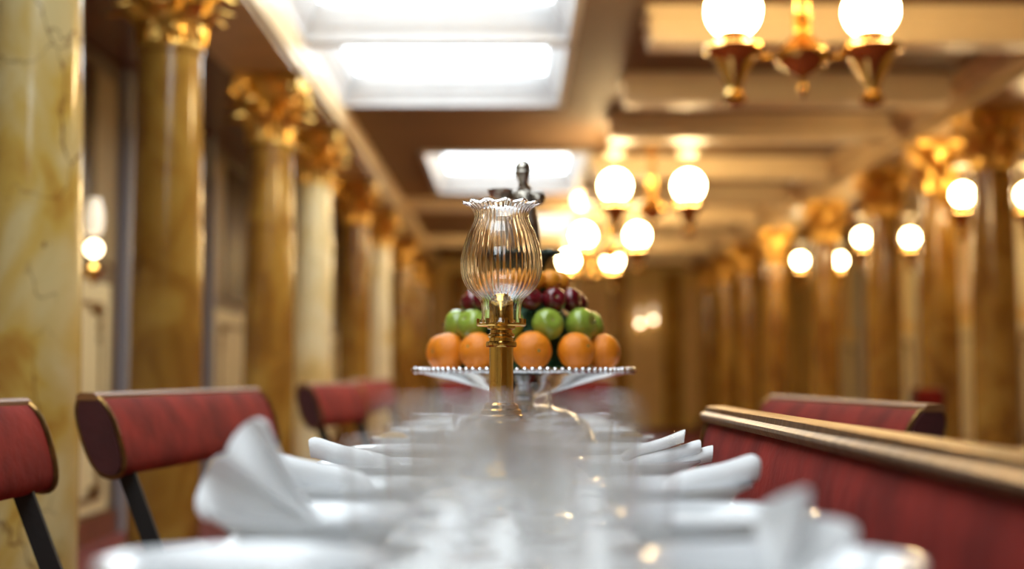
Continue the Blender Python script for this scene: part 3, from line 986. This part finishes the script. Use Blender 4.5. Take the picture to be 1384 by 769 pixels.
# small side plates with bread rolls
for i, (x, y, l) in enumerate(((-.255, 3.06, 'left of the fruit stand'), (.262, 3.10, 'right of the fruit stand'))):
    sp = link('side_plate', lathe(plate_prof(.050), 40), 'china', loc=(x, y, TZ + .0006))
    tag(sp, 'small white side plate ' + l, 'plate', 'side plates')
    b = bmesh.new()
    bmesh.ops.create_uvsphere(b, u_segments=24, v_segments=14, radius=1)
    for v in b.verts:
        n = v.co.copy()
        r = 1 - .10 * math.exp(-(n.y / .16) ** 2) * max(0, n.z)
        v.co = Vector((n.x * .040 * r, n.y * .028 * r, max(n.z, -.6) * .026 * r + .016))
    tag(link('bread_roll', b, 'bread', loc=(x, y, TZ + .0095), rot=(0, 0, .5 + i)), 'crusty golden bread roll ' + l, 'bread', 'bread rolls')

# ------------------------------------------------------------------ brass lamp with glass shade (in focus)
LY = 2.40
k = LY / F
lc = at(677.5, 600, LY)
lamp = tag(empty('table_lamp', (lc.x, LY, TZ)), 'brass column table lamp with clear ribbed glass shade', 'lamp')
def zpx(py):
    return at(677, py, LY).z - TZ
# base and foot
prof = [(.0, .001), (.072, .001), (.074, .006), (.070, .014), (.058, .022), (.050, .036), (.046, .052), (.046, .060)]
prof += [(.0, .060)]
base = link('base', lathe(prof, 48), 'brass', lamp)
zb = zpx(568)
link('base_ring', lathe([(.0, .059), (.044, .059), (.046, zb - .006), (.044, zb), (.038, zb + .002), (.038, zb + .008), (.035, zb + .010), (.034, zb + .017), (.030, zb + .020), (.029, zb + .026), (.024, zb + .030), (.0, zb + .030)], 48), 'brass', lamp)
# hexagonal-fluted column
zt = zpx(466)
def flute(a, kk, r, z):
    return r * (1 - .035 * abs(math.sin(a * 6)) ** .6), z
link('column', lathe([(.0205, zb + .028), (.0205, zt)], 72, rip=flute), 'brass', lamp)
zg = zpx(438)
link('collar', lathe([(.0, zt - .004), (.0255, zt - .004), (.0265, zt), (.0255, zt + .005), (.021, zt + .006), (.021, zt + .012), (.023, zt + .014), (.0225, zt + .018), (.019, zt + .020), (.0185, zg - .010), (.024, zg - .008), (.024, zg - .004), (.0, zg - .004)], 48), 'brass', lamp)
ga = link('gallery', lathe([(.0, zg - .004), (.040, zg - .004), (.0425, zg - .002), (.0425, zg + .001), (.039, zg + .002), (.0, zg + .002)], 48), 'brass', lamp)
for q in range(8):
    a = q * PI / 4 + .2
    b = newbox(-.002, .002, -.003, .003, zg + .001, zg + .009)
    link('gallery_prong', b, 'brass', ga, smooth=False, loc=(.0405 * math.cos(a), .0405 * math.sin(a), 0), rot=(0, 0, a))
zbu = zpx(404)
link('burner', lathe([(.0, zg + .001), (.0205, zg + .001), (.0205, zbu - .005), (.019, zbu - .002), (.0165, zbu), (.015, zbu + .004), (.010, zbu + .009), (.004, zbu + .010), (.0, zbu + .010)], 48, rip=None), 'brass', lamp)
# ribbed glass shade: outer wall up, scalloped flare, inner wall down
sp = [(437, 28.5), (432, 27), (424, 26.5), (415, 27), (409, 28), (404, 31), (400, 35.5), (396, 40.5), (391, 45.5), (385, 49.5), (377, 53), (368, 55), (358, 55.6), (348, 55), (336, 52.5), (326, 49.5), (316, 46), (306, 41), (298, 37.5), (292, 36.3), (287, 37.8), (282, 41.5), (278, 46.5), (275.5, 51), (275, 52.5)]
outer = [(r * k, zpx(y)) for y, r in sp]
inner = [(r * k - .0019, z + (.0012 if i == len(sp) - 1 else 0)) for i, (r, z) in enumerate([(r, zpx(y)) for y, r in sp])]
no = len(outer)
def shade_rip(a, kk, r, z):
    inn = kk >= no
    i = kk if not inn else 2 * no - 1 - kk
    t = i / (no - 1)
    rib = min(1, max(0, (t - .12) / .2))
    amp = .00010 if not inn else .00024
    r2 = r + rib * amp * math.cos(a * 40 + t * 1.2 + (0 if not inn else .6))
    fl = max(0, (t - .86) / .14)
    z2 = z + fl * .0016 * math.cos(a * 13)
    r2 += fl * .0022 * math.cos(a * 13)
    return r2, z2
bm = lathe(outer + inner[::-1], 320, rip=shade_rip, closed=True)
link('glass_shade', bm, 'shade_glass', lamp)

# ------------------------------------------------------------------ fruit stand
FC = at(708, 502, 3.10)
FZ = .957
fs = tag(empty('fruit_stand', (FC.x, 3.10, TZ)), 'silver pedestal fruit stand with beaded rim', 'stand')
h = FZ - TZ
link('dish', lathe([(.0, h - .004), (.15, h - .004), (.21, h - .002), (.236, h), (.240, h + .001), (.238, h - .004), (.21, h - .010), (.165, h - .018), (.115, h - .032), (.07, h - .046), (.04, h - .056), (.0, h - .056)], 64), 'silver', fs)
link('stem', lathe([(.0, h - .05), (.035, h - .052), (.028, h - .062), (.022, h - .07), (.030, h - .076), (.0, h - .078)], 32), 'silver', fs)
link('foot', lathe([(.0, h - .072), (.03, h - .073), (.07, h - .080), (.11, h - .093), (.14, h - .112), (.160, .03), (.168, .012), (.170, .0), (.0, .0)], 56), 'silver', fs)
b0 = bmesh.new(); bmesh.ops.create_uvsphere(b0, u_segments=10, v_segments=7, radius=.0062)
bead0 = None
nb = 96
for i in range(nb):
    a = 2 * PI * i / nb
    loc = (.240 * math.cos(a), .240 * math.sin(a), h + .0015)
    if bead0 is None:
        bead0 = link('rim_bead', b0, 'silver', fs, loc=loc)
    else:
        share(bead0, 'rim_bead', fs, loc, scale=[.85 + .4 * rnd.random()] * 3)

# foliage cone that carries the fruit
bm = lathe([(.0, -.0), (.140, .0), (.132, .03), (.108, .075), (.084, .12), (.062, .165), (.042, .205), (.025, .214), (.0, .216)], 36)
for v in bm.verts:
    v.co *= 1 + .03 * (rnd.random() - .5)
for q in range(2600):
    z = rnd.random() ** 1.2 * .20
    rr = .140 - .50 * z + .004
    a = rnd.random() * 2 * PI
    c = Vector((rr * math.cos(a), rr * math.sin(a), z + .003))
    n = Vector((math.cos(a), math.sin(a), .5)).normalized()
    t_ = n.orthogonal().normalized()
    t_ = (Matrix.Rotation(rnd.random() * 6.28, 3, n) @ t_ + n * (.3 + .7 * rnd.random())).normalized()
    w_ = t_.cross(n).normalized()
    L_ = .012 + .008 * rnd.random()
    vs = [bm.verts.new(c - n * .004), bm.verts.new(c + t_ * L_ * .5 + w_ * .0042), bm.verts.new(c + t_ * L_), bm.verts.new(c + t_ * L_ * .5 - w_ * .0042)]
    bm.faces.new(vs)
tag(link('foliage_cone', bm, 'leaf', loc=(FC.x, 3.10, FZ - .003)), 'dark green box foliage cone between the rows of fruit', 'foliage', kind='stuff')

# fruit
def apple_bm(r, dim=.30, sq=.90):
    prof = []
    n = 22
    for i in range(n + 1):
        a = -PI / 2 + PI * i / n
        rr = r * math.cos(a) * (1 + .05 * math.sin(a))
        z = r * sq * math.sin(a)
        u = abs(a) / (PI / 2)
        if u > .62:
            z -= math.copysign((u - .62) ** 1.4 * r * dim * 2.6, a)
        prof.append((max(0, rr), z))
    prof[0] = (0, prof[0][1]); prof[-1] = (0, prof[-1][1])
    return lathe(prof, 28)
def orange_bm(r):
    prof = []
    for i in range(21):
        a = -PI / 2 + PI * i / 20
        rr = r * math.cos(a); z = r * .93 * math.sin(a)
        if abs(a) > 1.35: z -= math.copysign((abs(a) - 1.35) * r * .35, a)
        prof.append((max(0, rr), z))
    prof[0] = (0, prof[0][1]); prof[-1] = (0, prof[-1][1])
    return lathe(prof, 28)
def fruit_proto(name, bm, mat, r, sq, stem):
    o = link(name, bm, mat)
    if stem:
        b = bmesh.new(); tube(b, [(0, 0, r * sq * .62), (.001, 0, r * sq * .9), (.003, .001, r * sq * 1.08)], [.0016, .0013, .0018], 6)
        link('stem', b, 'fruit_stem', o)
        link('calyx', lathe([(.0, -r * sq * .76), (r * .10, -r * sq * .84), (r * .13, -r * sq * .78), (.0, -r * sq * .70)], 10), 'calyx', o)
    else:
        link('button', lathe([(.0, r * .86), (r * .07, r * .885), (r * .05, r * .92), (.0, r * .925)], 9), 'calyx', o)
    return o
rows = [('orange', orange_bm(.0410), 'orange', .0410, .93, False, (.180), .9985, [-96, -64, -33, 5, 37, 71, 100], 'bottom row of the fruit pyramid', 'orange'),
        ('green_apple', apple_bm(.0360), 'green_apple', .0360, .90, True, .146, 1.056, [-84, -50, -14, 20, 56, 90], 'second row of the fruit pyramid', 'apple'),
        ('red_apple', apple_bm(.0265), 'red_apple', .0265, .90, True, .118, 1.110, [-104, -76, -47, -20, 6.5, 33, 60, 90], 'third row of the fruit pyramid', 'apple'),
        ('clementine', orange_bm(.0240), 'clementine', .0240, .93, False, (.080), 1.154, [-92, -52, -16, 16, 46, 84], 'top row of the fruit pyramid', 'clementine')]
for name, bm, mat, r, sq, stem, R, z, angs, where, cat in rows:
    proto = fruit_proto(name, bm, mat, r, sq, stem)
    for i, deg in enumerate(angs):
        o = proto if i == 0 else copy_tree(proto)
        a = math.radians(deg)
        x = FC.x + R * math.sin(a); y = 3.10 - R * math.cos(a)
        o.location = (x, y, z)
        # fruit axis points outwards from the cone, tipped at random
        out = Vector((math.sin(a), -math.cos(a), .25 if stem else .1)).normalized()
        out = (out + Vector((rnd.uniform(-.35, .35), rnd.uniform(-.2, .2), rnd.uniform(-.3, .5)))).normalized()
        if stem and i % 2: out = -out * 1
        o.rotation_euler = out.to_track_quat('Z', 'Y').to_euler()
        o.scale = [.96 + .08 * rnd.random()] * 3
        tag(o, '%s, %s from the left in the %s' % (name.replace('_', ' '), NTH[i], where), cat, where)

# ------------------------------------------------------------------ bronze figurine on top of the fruit
fz = 1.178
fig_c = at(708, 300, 3.10)
def skin_mesh(name, verts, edges, radii, mat, parent=None, loc=(0, 0, 0), root=0):
    me = bpy.data.meshes.new(name)
    me.from_pydata(verts, edges, [])
    o = bpy.data.objects.new(name, me)
    col.objects.link(o)
    o.modifiers.new('skin', 'SKIN')
    for i, r in enumerate(radii):
        me.skin_vertices[0].data[i].radius = r if isinstance(r, tuple) else (r, r)
    me.skin_vertices[0].data[root].use_root = True
    s = o.modifiers.new('sub', 'SUBSURF'); s.levels = 2; s.render_levels = 2
    dg = bpy.context.evaluated_depsgraph_get()
    me2 = bpy.data.meshes.new_from_object(o.evaluated_get(dg))
    bpy.data.objects.remove(o)
    me2.polygons.foreach_set('use_smooth', [True] * len(me2.polygons))
    me2.materials.clear(); me2.materials.append(M[mat])
    me2.name = name
    o = bpy.data.objects.new(name, me2)
    col.objects.link(o)
    o.parent = parent
    o.location = loc
    return o
fig = tag(empty('bronze_figurine', (fig_c.x, 3.10, fz - .006)), 'small dark bronze figure with outstretched arms topping the fruit', 'figurine')
V = [(.008, 0, .105), (.006, .002, .135), (.002, .004, .165), (.001, .002, .186), (-.001, 0, .203), (-.003, -.004, .224), (-.003, -.006, .234),
     (.018, 0, .090), (.024, -.010, .062), (.020, .004, .036), (.022, -.012, .026),
     (-.004, 0, .090), (-.010, .002, .060), (-.004, .014, .036), (-.006, -.002, .026),
     (.018, .002, .176), (.030, -.006, .170), (.032, -.022, .160),
     (-.016, .002, .176), (-.032, -.010, .168), (-.052, -.018, .170)]
E = [(0, 1), (1, 2), (2, 3), (3, 4), (4, 5), (5, 6), (0, 7), (7, 8), (8, 9), (9, 10), (0, 11), (11, 12), (12, 13), (13, 14), (2, 15), (15, 16), (16, 17), (2, 18), (18, 19), (19, 20)]
Rr = [.023, .019, .020, .012, .0085, .020, .018, .019, .016, .010, .008, .019, .016, .010, .008, .0125, .0105, .008, .0125, .0105, .008]
body = skin_mesh('body', V, E, Rr, 'bronze', fig)
# hair knot, shallow dish in the hand, wing-like drapery behind the other arm, plinth with leaves
b = bmesh.new(); bmesh.ops.create_uvsphere(b, u_segments=14, v_segments=10, radius=.019)
for v in b.verts:
    v.co = Vector((v.co.x * .95, v.co.y * 1.0 + .002, v.co.z * .95 + .2345)) + Vector((-.002, 0, 0)) + Vector((0, 0, .0015 * math.sin(v.co.x * 900)))
link('hair', b, 'bronze', fig)
link('hand_dish', lathe([(.0, -.011), (.014, -.010), (.024, -.002), (.029, .008), (.027, .009), (.018, .001), (.0, -.004)], 24, ox=-.052, oy=-.020, oz=.176), 'bronze', fig)
b = bmesh.new(); bmesh.ops.create_uvsphere(b, u_segments=18, v_segments=12, radius=1)
for v in b.verts:
    n = v.co.copy()
    g = 1 + .08 * math.sin(7 * n.x + 5 * n.z)
    v.co = Vector((.030 + n.x * .018 * g, .004 + n.y * .016 * g, .168 + n.z * .017 * g))
link('drapery', b, 'bronze', fig)
pln = link('plinth', lathe([(.0, -.002), (.040, -.002), (.042, .006), (.034, .014), (.026, .022), (.024, .032), (.030, .040), (.028, .044), (.0, .045)], 28), 'verdigris', fig)
lf = leaf_bm(.060, .040, .03)
l0 = None
for q in range(10):
    a = q * 2 * PI / 10
    if l0 is None:
        l0 = link('plinth_leaf', lf, 'verdigris', pln, loc=(.020 * math.cos(a), .020 * math.sin(a), 0), rot=(0, 0, a))
    else:
        share(l0, 'plinth_leaf', pln, (.020 * math.cos(a), .020 * math.sin(a), 0), (0, 0, a))
print('objects', len(bpy.data.objects))
